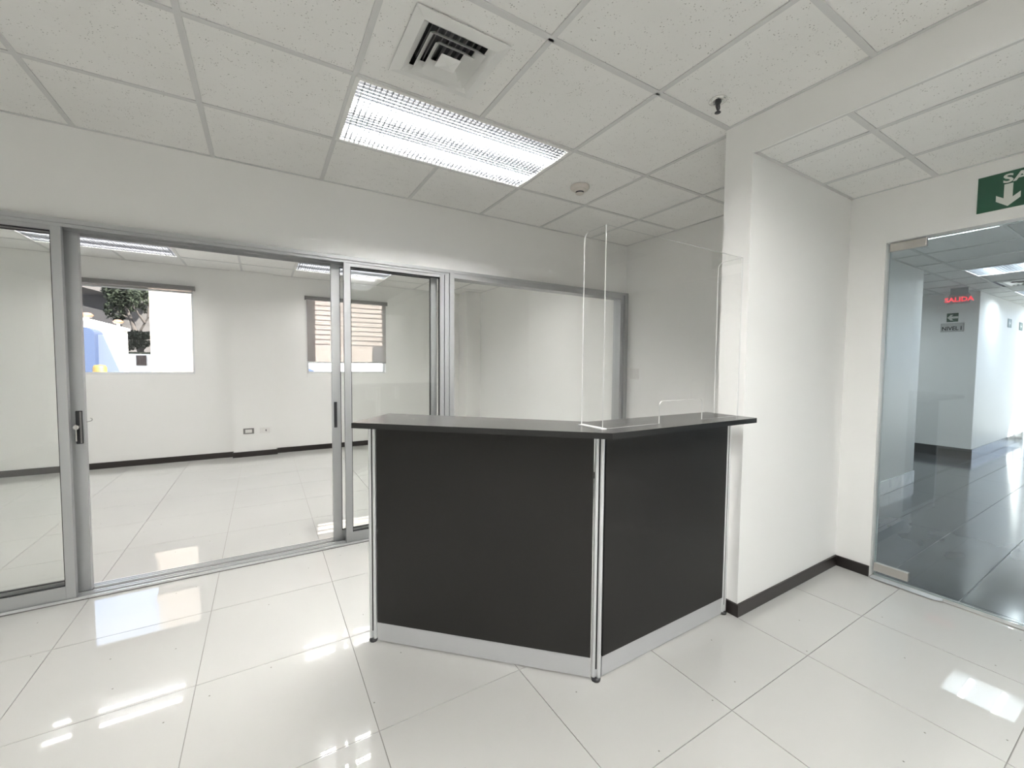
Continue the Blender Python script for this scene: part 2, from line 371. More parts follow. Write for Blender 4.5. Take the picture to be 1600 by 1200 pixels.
# corridor
st(MB().box(3.39, 6.45, YC, YC + .12, 0, TOP), 'wall_corridor_left', wall, 'white corridor wall seen through the glass door')
st(MB().box(8.8, 12.2, YC, YC + .12, 0, TOP).box(8.8, 8.92, YC + .12, 2.30, 0, TOP), 'wall_corridor_corner', wall, 'white corridor wall corner that carries the level sign')
st(MB().box(6.33, 6.45, YC + .12, 4.1, 0, TOP).box(9.2, 9.32, 2.30, 4.2, 0, TOP).box(6.33, 9.2, 4.1, 4.22, 0, TOP).box(8.92, 9.32, 2.30, 2.42, 0, TOP), 'wall_corridor_side', wall, 'white walls of the side passage')
st(MB().box(3.39, 12.2, -1.0, -.9, 0, TOP), 'wall_corridor_right', wall, 'white right wall of the corridor')
# skirting
bt, bh = .012, .068
def skirt(name, label, segs, m=base_m, h=bh):
    mb = MB()
    for a in segs: mb.box(*a, 0, h)
    o = st(mb, name, m, label, bevel=.0015); return o
skirt('baseboard_wing', 'dark skirting around the wing wall', [(XH - bt, XH, Y0 - bt, Y1), (XH, XD, Y0 - bt, Y0)])
skirt('baseboard_door', 'dark skirting left of the glass door', [(XD - bt, XD, DY1 + .003, Y0 - bt)])
skirt('baseboard_right', 'dark skirting behind the desk', [(XR - bt, XR, Y1, YP - .06)])
skirt('baseboard_back', 'dark skirting of the back office', [(XL, -.372, YB - bt, YB), (-.372 - bt, -.372, 6.865, YB - bt), (-.372 - bt, .146 + bt, 6.865 - bt, 6.865), (.146, .146 + bt, 6.865, YB - bt), (.146 + bt, 3.05, YB - bt, YB), (3.05 - bt, 3.05, 6.62, YB - bt), (3.05 - bt, XR, 6.62 - bt, 6.62), (XR - bt, XR, YPB, 6.62 - bt)], base_m, .075)
bc = thing('baseboard_corridor_left', 'light stone skirting tiles at the foot of the corridor wall', None, (5, YC, 0), kind='structure')
x = 3.41
while x < 6.44: MB().box(x, min(x + .327, 6.45), YC - .012, YC, 0, .14).build('tile', base_g, bc); x += .33
skirt('baseboard_corridor_corner', 'dark stone skirting of the corridor corner', [(8.788, 8.80, YC - .012, 2.30), (8.80, 12.2, YC - .012, YC)], base_d, .15)

# windows of the back office
def window(name, label, r, mull):
    a, b, c, d_ = r; t = thing(name, label, None, ((a + b) / 2, YB + .1, c), kind='structure'); f = .028
    y0, y1 = YB + .07, YB + .11
    mb = MB(); mb.box(a, b, y0, y1, c, c + f).box(a, b, y0, y1, d_ - f, d_).box(a, a + f, y0, y1, c + f, d_ - f).box(b - f, b, y0, y1, c + f, d_ - f)
    mb.build('window_frame', alu_b, t)
    if mull is None:
        MB().box(a + f, b - f, y0 + .014, y0 + .019, c + f, d_ - f).build('pane', clear, t); MB().box(a, b, YB + .001, y0, c, c + .012).build('window_sill', white_e, t); return t
    MB().box(mull - .014, mull + .014, y0 + .003, y1 - .003, c + f, d_ - f).build('mullion', alu_b, t)
    for p, q, yy in ((a + f, mull - .014, y0 + .012), (mull + .014, b - f, y0 + .026)): MB().box(p, q, yy, yy + .005, c + f, d_ - f).build('pane', clear, t)
    MB().box(a, b, YB + .001, y0, c, c + .012).build('window_sill', white_e, t); return t
window('window_1', 'left window of the back office, looking onto the yard and a tree', W1, None)
window('window_2', 'right window of the back office, half covered by a roller blind', W2, 1.16)
def blind_(label, a, b, ztop, zbot, group):
    t = thing('roller_blind', label, 'blind', ((a + b) / 2, YB - .03, ztop), group)
    MB().box(a, b, YB - .05, YB - .002, ztop - .055, ztop).build('cassette', grey_p, t, bevel=.004)
    MB().box(a + .02, b - .02, YB - .028, YB - .0265, zbot, ztop - .055).build('fabric', blind, t)
    MB().tube((a + .02, YB - .027, zbot - .008), (b - .02, YB - .027, zbot - .008), .011, 10).build('bottom_bar', alu, t)
    for x in (a - .004, b): MB().box(x, x + .004, YB - .052, YB - .002, ztop - .058, ztop + .002).build('end_cap', grey_p, t)
    mb = MB(); 
    for dx in (-.006, .006): mb.tube((a + .012 + dx, YB - .045, ztop - .05), (a + .012 + dx, YB - .045, 1.11), .0016, 6)
    mb.build('pull_chain', white_p, t); return t
blind_('grey roller blind rolled up above the left back window', -1.96, -.765, 2.325, 2.245, 'roller blinds')
blind_('grey screen roller blind lowered over the right back window', .55, 1.755, 2.325, 1.345, 'roller blinds')

# ------------------------------------------------------------ aluminium sliding partition
F0 = 3.150
t1 = MB(); t1.box(XL, XR, F0, YPB + .01, 2.063, 2.088).box(XL, 1.262, F0 + .008, F0 + .014, 2.045, 2.063).box(XL, 1.262, YPB - .03, YPB - .02, 2.030, 2.063).box(XL, 1.262, 3.222, 3.228, 2.04, 2.063)
st(t1, 'trim_1', alu, 'aluminium head rail of the sliding partition')
t2 = MB(); t2.box(XL, 1.262, F0, YPB + .01, 0, .006)
for y in (F0, 3.188, 3.212, 3.262, 3.286, YPB + .004): t2.box(XL, 1.262, y, y + .007, .006, .018, 1)
st(t2, 'trim_2', [grey_p, alu_b], 'grooved aluminium floor track of the sliding partition')
t3 = MB(); t3.box(1.262, 1.295, F0 + .008, YPB, 0, 2.063).box(1.295, 1.302, F0 + .014, YPB, 0, 2.063).box(1.302, 1.340, F0, YPB, 0, 2.063)
st(t3, 'trim_3', alu, 'aluminium post between the sliding doors and the fixed pane')
def leaf_door(name, label, x0, x1, y, stiles, handle=None):
    t = thing(name, label, None, ((x0 + x1) / 2, y, .012), kind='structure'); z0, z1 = .014, 2.058; d = .034; wl, wr = stiles
    MB().box(x0, x0 + wl, y, y + d, z0, z1).build('stile', alu, t, bevel=.0015)
    MB().box(x1 - wr, x1, y, y + d, z0, z1).build('stile', alu, t, bevel=.0015)
    MB().box(x0 + wl, x1 - wr, y + .002, y + d - .002, z1 - .036, z1).build('top_rail', alu, t)
    MB().box(x0 + wl, x1 - wr, y + .002, y + d - .002, z0, .088).build('bottom_rail', alu, t)
    g = MB()
    for a, b, c, e in ((x0 + wl, x1 - wr, .088, .093), (x0 + wl, x1 - wr, z1 - .041, z1 - .036), (x0 + wl, x0 + wl + .005, .093, z1 - .041), (x1 - wr - .005, x1 - wr, .093, z1 - .041)): g.box(a, b, y + .009, y + .024, c, e)
    g.build('gasket', gask, t)
    MB().box(x0 + wl + .005, x1 - wr - .005, y + .014, y + .020, .093, z1 - .041).build('pane', clear, t)
    return t
A_, B_ = 3.162, 3.234
leaf_door('door_1', 'left fixed glass leaf with silver frame', -1.72, -.914, A_, (.04, .040))
d2 = leaf_door('door_2', 'sliding glass leaf pushed open behind the left one, with a black lock', -1.66, -.868, B_, (.04, .072))
mb = MB().box(-.917 + .012, -.877, B_ - .010, B_, .865, 1.052); lk = mb.build('lock_plate', blackp, d2, bevel=.003)
MB().box(-.887, -.880, B_ - .013, B_ - .010, .87, 1.047).build('ridge', grey_p, lk)
mb = MB().tube((-.897, B_ - .010, .965), (-.897, B_ - .026, .965), .011, 14).box(-.899, -.895, B_ - .040, B_ - .024, .952, .978); mb.build('lock_cylinder', chrome, lk)
mb = MB().box(-.8995, -.8945, B_ - .036, B_ - .033, .885, .955).tube((-.897, B_ - .0365, .962), (-.897, B_ - .0325, .962), .013, 12); mb.build('key', chrome, lk)
mb = MB(); pts = [(-.868, .985), (-.856, .987), (-.847, .990), (-.843, .997), (-.846, 1.004), (-.852, 1.005)]
for p, q in zip(pts, pts[1:]): mb.tube((p[0], B_ + .017, p[1]), (q[0], B_ + .017, q[1]), .0022, 8)
mb.build('hook_bolt', chrome, d2)
d3 = leaf_door('door_3', 'sliding glass leaf behind the right fixed one, with a black pull', .424, 1.222, B_, (.058, .05))
mb = MB().box(.4355, .4395, B_ - .004, B_, .862, 1.048).box(.452, .456, B_ - .004, B_, .862, 1.048).box(.4395, .452, B_ - .004, B_, .862, .868).box(.4395, .452, B_ - .004, B_, 1.042, 1.048).box(.4395, .452, B_ - .001, B_, .868, 1.042)
mb.build('recessed_pull', blackp, d3)
leaf_door('door_4', 'right fixed glass leaf with silver frame', .500, 1.258, A_, (.045, .036))
w3 = thing('window_3', 'large fixed glass pane of the partition behind the desk', None, (2.3, 3.2, 0), kind='structure')
mb = MB().box(1.340, 3.232, F0 + .004, YPB - .03, 2.026, 2.063).box(1.340, 3.232, F0 + .004, YPB - .03, 0, .07); mb.build('rail', alu, w3)
mb = MB().box(3.232, 3.272, F0 + .02, YPB - .03, 0, 2.063).box(3.272, 3.318, F0 - .004, YPB - .02, 0, 2.063); mb.build('window_frame', alu, w3)
MB().box(1.340, 3.232, 3.205, 3.211, .07, 2.026).build('pane', clear, w3)

# ------------------------------------------------------------ glass entrance door
d5 = thing('door_5', 'frameless glass entrance door with steel patch fittings', None, (3.325, .1, 0), kind='structure')
GXd = 3.318
MB().sheet([(DY1 - .012, .012), (DY1 - .012, 2.083), (.135, 2.083), (.135, .012)], lambda a, b, d_: (GXd + d_, a, b), .010, 0, 1).build('glass_leaf', [door_gl, gl_edge], d5)
MB().sheet([(.129, .012), (.129, 2.083), (-.76, 2.083), (-.76, .012)], lambda a, b, d_: (GXd + d_, a, b), .010, 0, 1).build('glass_leaf', [door_gl, gl_edge], d5)
for z0, z1 in ((2.040, 2.090), (.040, .092)):
    MB().box(GXd - .010, GXd + .020, .853, DY1 - .013, z0, z1).build('patch_fitting', steel, d5, bevel=.002)
    MB().box(GXd - .010, GXd + .020, -.755, -.60, z0, z1).build('patch_fitting', steel, d5, bevel=.002)
for y in (.20, .06):
    mb = MB().tube((GXd - .045, y, .85), (GXd - .045, y, 1.25), .011, 12).tube((GXd - .045, y, .90), (GXd, y, .90), .008, 10).tube((GXd - .045, y, 1.20), (GXd, y, 1.20), .008, 10)
    mb.build('pull_handle', chrome, d5)
mb = MB().box(XD - .002, 3.36, DY0, DY1, 0, .006).box(3.338, 3.346, DY0, DY1, .006, .010); st(mb, 'trim_4', steel, 'steel threshold strip under the glass door')
st(MB().prism([(3.262, DY1 - .01), (3.262, .73), (3.285, .70), (3.31, .70), (3.31, DY1 - .01)][::-1], .006, .011), 'trim_5', alu_b, 'steel floor closer cover plate at the foot of the glass door')

# ------------------------------------------------------------ ceiling lights
def lamp(label, x0, y0, z, lx, ly, pm, tm, group, rib=.012):
    cx, cy = x0 + lx / 2, y0 + ly / 2; t = thing('ceiling_light', label, 'light', (cx, cy, z), group); e = .020; g = .002
    a, b, c, d_ = x0 + g, x0 + lx - g, y0 + g, y0 + ly - g
    mb = MB().box(a, b, c, c + e, z - .003, z + .012).box(a, b, d_ - e, d_, z - .003, z + .012).box(a, a + e, c + e, d_ - e, z - .003, z + .012).box(b - e, b, c + e, d_ - e, z - .003, z + .012)
    mb.build('frame', white_e, t)
    a += e; b -= e; c += e; d_ -= e
    mb = MB().box(a - .004, a, c, d_, z + .012, z + .10).box(b, b + .004, c, d_, z + .012, z + .10).box(a, b, c - .004, c, z + .012, z + .10).box(a, b, d_, d_ + .004, z + .012, z + .10).box(a - .004, b + .004, c - .004, d_ + .004, z + .10, z + .104)
    mb.build('housing', white_e, t)
    MB().box(a + .003, b - .003, c + .003, d_ - .003, z + .066, z + .070).build('diffuser', pm, t)
    for k in (.27, .73):
        y = c + (d_ - c) * k; MB().tube((a + .03, y, z + .036), (b - .03, y, z + .036), .021, 10).build('tube', tm, t)
    mb = MB(); s = .0255; nx = round((b - a) / s); ny = round((d_ - c) / s)
    for i in range(1, nx): x = a + (b - a) * i / nx; mb.box(x - .0014, x + .0014, c, d_, z, z + rib)
    for j in range(1, ny): y = c + (d_ - c) * j / ny; mb.box(a, b, y - .0014, y + .0014, z, z + rib)
    mb.build('louver', louv, t, kind='stuff'); return t
lamp('recessed fluorescent light with gridded louver above the reception desk', GX, GY + G, H, 1.22, .61, panel_d, tube_d, None, .012)
L0 = lamp('recessed fluorescent light behind the viewer, right', GX, GY - 4 * G, H, 1.22, .61, panel_e, tube_e, 'office ceiling lights', .004)
LB = None
def lc(x0, y0): return (x0 + .61, y0 + .305, H)
for lab, x0, y0 in (('added fluorescent light above the viewer, out of view, to brighten the beam', GX, GY - 3 * G), ('recessed fluorescent light behind the viewer, left', GX - 4 * G, GY - 4 * G)):  # lamp above the viewer is added as fill for the beam and wing wall
    dup(L0, lc(x0, y0), lab)
B0 = lamp('recessed fluorescent light over the left window of the back office', .38 - 4 * G, 5.79, H, 1.22, .61, panel_b, tube_b, 'back office ceiling lights', .010)
for lab, x0, y0 in (('recessed fluorescent light over the right window of the back office', .38, 5.79),
                    ('recessed fluorescent light just inside the back office, left', .38 - 4 * G, 5.79 - 3 * G), ('recessed fluorescent light just inside the back office, middle', .38, 5.79 - 3 * G), ('added fluorescent light hidden in the back office, to brighten the desk alcove', .38 + 2 * G, 5.79 - 3 * G)):  # last one is an added fill lamp for the fixed pane and alcove
    dup(B0, lc(x0, y0), lab)
lamp('cool fluorescent light in the lower ceiling over the entrance strip', 2.87, -1.62, HN, .42, 1.22, panel_n, tube_n, None)
K0 = lamp('square fluorescent light nearest the glass door in the corridor', 4.30, .83, HCO, .6125, .61, panel_c, tube_c, 'corridor ceiling lights', .004)
K1 = dup(K0, (4.30 + .6125 * 5.5, .83 + .61 * 3.5, HCO), 'added square light in the side passage, to brighten the level sign wall')  # added fill lamp, lights the wall with the level sign
for lab, i in (('second square fluorescent light down the corridor', 4), ('third square fluorescent light down the corridor', 8), ('farthest square fluorescent light in the corridor', 12)):
    dup(K0, (4.30 + .6125 * i + .306, .83 + .305, HCO), lab)

# ------------------------------------------------------------ air diffusers
def diffuser(label, cx, cy, z, s=1., tile=None):
    t = thing('air_vent', label, 'air vent', (cx, cy, z))
    def ring(name, r0, z0, r1, z1, th=.0015):
        vs = []
        for r, zz in ((r0, z0), (r1, z1), (r1, z1 + th), (r0, z0 + th)):
            vs += [(cx + a * r * s, cy + b * r * s, z + zz) for a, b in ((-1, -1), (1, -1), (1, 1), (-1, 1))]
        fs = []
        for q in range(4):
            p = (q + 1) % 4
            for k in range(4): fs.append((q * 4 + k, q * 4 + (k + 1) % 4, p * 4 + (k + 1) % 4, p * 4 + k))
        return MB().add(vs, fs).build(name, white_e, t)
    ring('outer_frame', .190, -.003, .150, -.012, .004); ring('throat', .150, -.012, .124, .006, .002)
    ring('vane', .116, -.020, .088, .012); ring('vane', .082, -.023, .054, .008)
    MB().add([(cx - .042 * s, cy - .042 * s, z - .022), (cx + .042 * s, cy - .042 * s, z - .022), (cx + .042 * s, cy + .042 * s, z - .022), (cx - .042 * s, cy + .042 * s, z - .022), (cx, cy, z - .032)], [(0, 1, 2, 3), (1, 0, 4), (2, 1, 4), (3, 2, 4), (0, 3, 4)]).build('center_cone', white_e, t)
    MB().box(cx - .138 * s, cx + .138 * s, cy - .138 * s, cy + .138 * s, z + .085, z + .09).build('damper', dark, t)
    mb = MB()
    for a, b, c, d_ in ((-.142, -.138, -.142, .142), (.138, .142, -.142, .142), (-.138, .138, -.142, -.138), (-.138, .138, .138, .142)): mb.box(cx + a * s, cx + b * s, cy + c * s, cy + d_ * s, z + .031, z + .09)
    mb.build('duct_collar', dark, t)
    mb = MB()
    for k in range(9): x = cx + (-.12 + .03 * k) * s; mb.box(x - .002, x + .002, cy - .137 * s, cy + .137 * s, z + .05, z + .07)
    mb.build('damper_blade', grey_p, t); return t
diffuser('white square ceiling air diffuser beside the reception light', VC[0], VC[1], H)
diffuser('white square air diffuser in the corridor ceiling', 4.30 + .6125 * 6.5, 1.135, HCO, 1.35)

# sprinkler, detector
t = thing('sprinkler', 'dark pendent fire sprinkler in the ceiling tile by the beam', 'sprinkler', (1.868, 1.235, H))
c = (1.868, 1.235, H)
MB().lathe(c, [(.040, .004), (.040, -.001), (.030, -.006), (.020, -.002), (.018, .004)], 24).build('escutcheon', chrome, t)
MB().lathe(c, [(.013, .004), (.013, -.012), (.009, -.016), (.009, -.02), (.0001, -.021)], 12).build('body', dark, t)
mb = MB()
for s_ in (-1, 1): mb.tube((c[0] + .012 * s_, c[1], H - .012), (c[0] + .014 * s_, c[1], H - .030), .003, 6).tube((c[0] + .014 * s_, c[1], H - .030), (c[0], c[1], H - .048), .003, 6)
mb.tube((c[0], c[1], H - .018), (c[0], c[1], H - .052), .004, 8); mb.build('frame_arm', dark, t)
MB().lathe(c, [(.001, -.052), (.013, -.052), (.014, -.055), (.001, -.056)], 14).build('deflector', dark, t)
t = thing('smoke_detector', 'round cream smoke detector on the ceiling', 'smoke detector', (1.936, 2.314, H)); c = (1.936, 2.314, H)
MB().lathe(c, [(.066, .003), (.066, -.010), (.060, -.018), (.046, -.022)], 28).build('base', cream, t)
MB().lathe(c, [(.046, -.022), (.042, -.030), (.030, -.036)], 28).build('cover', cream, t)
MB().lathe(c, [(.029, -.034), (.026, -.044), (.0255, -.036)], 20).build('sensor_slot', dark, t)
MB().lathe(c, [(.030, -.0455), (.024, -.052), (.001, -.054)], 20).build('sensor_cap', cream, t)

# ------------------------------------------------------------ reception counter
AB = Vector((.433, 1.994)); BB = Vector((1.185, 1.262)); CB = Vector((2.102, 1.271))
rc = thing('reception_counter', 'black angled reception counter with silver posts and kickplates', 'counter', (1.25, 1.5, 0))
ZT, TH = 1.080, .0235
slab = [(.315, 1.841), (1.105, 1.112), (2.066, 1.108), (2.080, 1.385), (1.235, 1.395), (.540, 2.100)]
MB().prism(slab, ZT - TH, ZT, 0, 1).build('countertop', [top_m, edge_m], rc)
def along(P, Q, s, d): 
    u = (Q - P).normalized(); n = Vector((-u.y, u.x)); return P + u * s + n * d
def panel(P, Q, s0, s1, d0, d1, z0, z1, name, m, bev=.0015):
    pts = [along(P, Q, s0, d0), along(P, Q, s1, d0), along(P, Q, s1, d1), along(P, Q, s0, d1)]
    return MB().prism([tuple(p) for p in pts], z0, z1).build(name, m, rc, bevel=bev)
L1 = (BB - AB).length; L2 = (CB - BB).length
for P, Q, L in ((AB, BB, L1), (BB, CB, L2)):
    panel(P, Q, .026, L - .024, -.010, .012, .098, ZT - TH - .014, 'front_panel', lam)
    panel(P, Q, .026, L - .024, -.007, .010, .010, .096, 'kickplate', kick)
    panel(P, Q, .03, L - .03, .0, .03, ZT - TH - .014, ZT - TH, 'spacer_rail', lam)
    for k in (.22, .78): panel(P, Q, L * k - .01, L * k + .01, .012, .16, ZT - TH - .16, ZT - TH, 'bracket', kick)
def post(P, u, name='post', two=True):
    mb = MB(); n = Vector((-u.y, u.x)); zt = ZT - TH
    offs = (-.0105, .0105) if two else (-.004,)
    for o in offs:
        q = P + u * o; mb.tube((q.x, q.y, .014), (q.x, q.y, zt), .0092, 16)
    q0 = P + n * .010
    mb.tube((q0.x, q0.y, .014), (q0.x, q0.y, zt), .011, 12)
    p = mb.build(name, alu_b, rc)
    MB().lathe((P.x, P.y, 0), [(.001, .0), (.019, .0), (.020, .009), (.013, .014), (.001, .014)], 16).build('foot', blackp, p)
    q = P - n * .002
    MB().tube((q.x, q.y, .05), (q.x, q.y, zt), .0045, 8).build('slot', gask, p)
v1 = Vector((math.cos(R(-44)), math.sin(R(-44)))); view = Vector((1.185, 1.262)).normalized(); perp = Vector((view.y, -view.x))
post(AB, v1); post(BB, perp); post(CB, Vector((1, 0)))

# acrylic sneeze guard
sg = thing('acrylic_screen', 'clear acrylic sneeze guard with folded wings standing on the counter', 'screen', (1.6, 1.21, ZT))
gx0, gx1, gy, gt = 1.140, 2.062, 1.200, .005; z0, z1 = ZT + .0005, 1.872
def arc(cx, cz, r, a0, a1, n=6): return [(cx + r * math.cos(R(a0 + (a1 - a0) * k / n)), cz + r * math.sin(R(a0 + (a1 - a0) * k / n))) for k in range(n + 1)]
hx0, hx1, hz = 1.470, 1.768, 1.178
prof = [(gx0, z0), (hx0, z0)] + arc(hx0 + .02, hz - .02, .02, 180, 90) + arc(hx1 - .02, hz - .02, .02, 90, 0) + [(hx1, z0), (gx1, z0), (gx1, z1), (gx0, z1)]
# split into convex strips for clean caps
def strip_panel(name, loops, fn, outline):
    n = len(outline); mb = MB()
    for L in loops: 
        k = len(L); vs = [fn(a, b, 0) for a, b in L]; mb.add(vs, [tuple(range(k))[::-1]], 0); vs = [fn(a, b, gt) for a, b in L]; mb.add(vs, [tuple(range(k))], 0)
    vs = [fn(a, b, 0) for a, b in outline] + [fn(a, b, gt) for a, b in outline]
    mb.add(vs, [(i, (i + 1) % n, n + (i + 1) % n, n + i) for i in range(n)], 1)
    return mb.build(name, [acry, acry_edge], sg)
fr = lambda a, b, d_: (a, gy + gt - d_, b)
strip_panel('front_sheet', [[(gx0, z0), (hx0, z0), (hx0, hz - .02), (gx0, hz - .02)], [(hx1, z0), (gx1, z0), (gx1, hz - .02), (hx1, hz - .02)],
            [(gx0, hz - .02)] + arc(hx0 + .02, hz - .02, .02, 180, 90) + arc(hx1 - .02, hz - .02, .02, 90, 0) + [(gx1, hz - .02), (gx1, z1), (gx0, z1)]], fr, prof)
for X0, lab in ((gx0, ''), (gx1 - gt, '')):
    ys, ye = gy + gt, 1.330
    pr = [(ys, z0), (ye, z0)] + arc(ye - .03, z1 - .03, .03, 0, 90) + [(ys, z1)]
    strip_panel('side_wing', [pr], lambda a, b, d_, X0=X0: (X0 + d_, a, b), pr)
MB().sheet([(gx0 - .012, gy - .006), (gx0 + .014, gy - .006), (gx0 + .014, 1.335), (gx0 - .012, 1.335)], lambda a, b, d_: (a, b, ZT + .0002 + d_), .0035, 0, 0).build('foot_strip', acry_edge, sg)

# ------------------------------------------------------------ outlets and switch
def plate(name, label, cat, x, z, m, y, ins, wd=.128, ht=.078, n=Vector((0, -1, 0)), kind='outlet'):
    t = thing(name, label, cat, (x, y, z)); MB().box(x - wd / 2, x + wd / 2, y - .008, y, z - ht / 2, z + ht / 2).build('cover_plate', m, t, bevel=.003)
    MB().box(x - wd * .31, x + wd * .31, y - .0105, y - .008, z - ht * .30, z + ht * .30).build('insert', white_p, t, bevel=.001)
    for dx, w_, h_ in ins: MB().box(x + dx - w_ / 2, x + dx + w_ / 2, y - .0112, y - .0104, z - h_ / 2, z + h_ / 2).build('slot', blackp, t)
    return t
plate('wall_outlet', 'grey-framed socket plate low on the pier in the back office', 'outlet', -.192, .362, grey_p, 6.865, [(-.02, .004, .002), (.02, .004, .002)])
plate('data_outlet', 'white data outlet with one open port on the pier in the back office', 'outlet', .006, .361, white_p, 6.865, [(.012, .011, .027)])
t = thing('wall_switch', 'white switch plate on the wall behind the desk', 'switch', (XR, 3.04, 1.245))
MB().box(XR - .007, XR, 2.985, 3.10, 1.190, 1.300).build('cover_plate', white_p, t, bevel=.002)
for dy in (3.018, 3.066): MB().box(XR - .010, XR - .007, dy - .018, dy + .018, 1.215, 1.275).build('rocker', white_p, t)

# ------------------------------------------------------------ signs
ex = thing('exit_sign', 'green sign with white down arrow above the glass door', 'sign', (XD, .44, 2.155))
MB().box(XD - .003, XD, .220, .657, 2.155, 2.340).build('sign_plate', green, ex)
text('SALIDA', .060, (XD - .003, .440, 2.303), AX_X, signw, ex, bold=.0016, sx=1.32)
def arrow(parent, cx, cz, s, fn, m=signw, n='arrow'):
    pts = [(-.016, .062), (.016, .062), (.016, -.012), (.044, .010), (.044, -.022), (0, -.058), (-.044, -.022), (-.044, .010), (-.016, -.012)]
    mb = MB(); P = [(a * s, b * s) for a, b in pts]
    quads = [[0, 8, 5, 2, 1], [2, 5, 4, 3], [8, 7, 6, 5]]
    for q in quads: mb.add([fn(cx, cz, *P[i]) for i in q], [tuple(range(len(q)))])
    return mb.build(n, m, parent)
arrow(ex, .549, 2.219, .94, lambda cx, cz, a, b: (XD - .0036, cx - a, cz + b))
pg = MB()
for a, b, c, d_ in ((.30, .36, 2.175, 2.19), (.30, .312, 2.19, 2.27), (.348, .36, 2.19, 2.27), (.30, .36, 2.262, 2.272)): pg.box(XD - .0036, XD - .003, a, b, c, d_)
pg.build('doorway_mark', signw, ex)
XN = 8.8
s1 = thing('arrow_sign', 'small green sign with a white left arrow on the corridor wall', 'sign', (XN, 1.937, 2.02))
MB().box(XN - .004, XN, 1.877, 1.998, 2.016, 2.144).build('sign_plate', green2, s1)
arrow(s1, 1.937, 2.080, .95, lambda cx, cz, a, b: (XN - .0046, cx - b, cz + a))
s2 = thing('level_sign', 'grey sign reading NIVEL 1 under the green arrow', 'sign', (XN, 1.935, 1.87))
MB().box(XN - .006, XN, 1.813, 2.057, 1.868, 1.998).build('sign_plate', signg, s2)
MB().box(XN - .0065, XN - .006, 1.820, 2.050, 1.874, 1.992).build('sign_face', mat('pale_grey_face', (.55, .55, .54), .4), s2)
text('NIVEL', .078, (XN - .0066, 1.957, 1.916), AX_X, inkb, s2, bold=.002, sx=.86)
text('1', .078, (XN - .0066, 1.842, 1.916), AX_X, inkb, s2, 'numeral', bold=.002, sx=.9)
s3 = thing('lit_exit_sign', 'red lit sign hanging from the corridor ceiling', 'sign', (8.2, 1.75, 2.21))
MB().box(8.2, 8.205, 1.645, 1.865, 2.215, 2.335).build('sign_plate', glass('sign_acrylic', (.9, .8, .8), 1.4), s3)
text('SALIDA', .085, (8.199, 1.755, 2.27), AX_X, redm, s3, bold=.003)
MB().box(8.19, 8.215, 1.66, 1.85, 2.335, 2.352).build('sign_housing', alu, s3)
MB().box(8.198, 8.206, 1.67, 1.84, 2.352, HCO).build('hanger', alu, s3)
for x, lab, zz in ((10.62, 'small grey-green arrow sign on the long corridor wall, nearer one', 2.08), (11.45, 'small grey-green arrow sign on the long corridor wall, farther one', 2.07)):
    s4 = thing('arrow_sign', lab, 'sign', (x, YC, zz), 'arrow signs on the long corridor wall')
    MB().box(x - .13, x + .13, YC - .004, YC, zz - .07, zz + .07).build('sign_plate', green2, s4)
    arrow(s4, x, zz, .95, lambda cx, cz, a, b: (cx + b, YC - .0046, cz + a))
# service door in the side passage and the lit end of the corridor
d6 = thing('door_6', 'dark grey door in the side passage', None, (8.9, 3.2, 0), kind='structure')
MB().box(9.16, 9.198, 2.50, 3.50, 0.004, 2.10).build('door_panel', grey_p, d6)
MB().box(9.15, 9.199, 2.44, 2.50, 0.004, 2.16).build('door_frame', grey_p, d6)
d7 = thing('door_7', 'glazed aluminium end wall of the corridor', None, (12.25, .3, 0), kind='structure')
for y in (-.88, .0, .85, 1.62): MB().box(12.2, 12.25, y - .025, y + .025, 0, HCO).build('stile', alu, d7)
for z in (.0, 2.1, HCO - .05): MB().box(12.2, 12.25, -.85, 1.6, z, z + .05).build('rail', alu, d7)
MB().box(12.222, 12.228, -.85, 1.6, .05, 2.1).build('pane', clear, d7)

# ------------------------------------------------------------ outdoors
tag(MB().box(-40, 40, YB + .16, 60, -.30, -.1).box(12.62, 60, -40, YB + .16, -.30, -.1).build('yard', ground), 'pale concrete yard outside the windows', None, None, 'structure')
k = thing('white_kiosk', 'white box-shaped kiosk outside the left window', 'kiosk', (-3.5, 12, -.1))
MB().box(-4.5, -2.82, 10.6, 13.5, -.1, 2.06).build('wall', white_o, k); MB().box(-4.54, -2.78, 10.56, 13.54, 2.06, 2.12).build('roof', white_o, k)
MB().box(-2.80, -2.79, 11.2, 12.9, .2, 1.9).build('door_panel', white_o, k)
for lab, y, zz in (('nearer orange lamp on top of the white kiosk', 10.95, 2.20), ('farther orange lamp on top of the white kiosk', 12.95, 2.24)):
    b = thing('beacon_lamp', lab, 'lamp', (-2.86, y, 2.12), 'orange lamps on the kiosk')
    MB().tube((-2.86, y, 2.12), (-2.86, y, zz - .01), .03, 10).build('stem', white_o, b)
    MB().lathe((-2.86, y, zz), [(.001, -.05), (.07, -.04), (.10, 0), (.06, .04), (.001, .05)], 14).build('lens', oran, b)
b = thing('blue_cabinet', 'blue round-topped cabinet outside the left window', 'cabinet', (-2.6, 10.1, -.1))
pr = [(-2.86, -.1), (-2.50, -.1), (-2.50, 1.80)] + [(-2.68 + .18 * math.cos(R(a)), 1.80 + .12 * math.sin(R(a))) for a in range(15, 180, 15)] + [(-2.86, 1.80)]
MB().sheet(pr, lambda a, c_, d_: (a, 10.4 - d_, c_), .5).build('shell', blue_o, b)
MB().sheet([(-2.50, -.1), (-2.22, -.1), (-2.22, 1.1), (-2.44, 1.80), (-2.50, 1.80)], lambda a, c_, d_: (a, 10.38 - d_, c_), .3).build('sloping_side', blue_l, b)
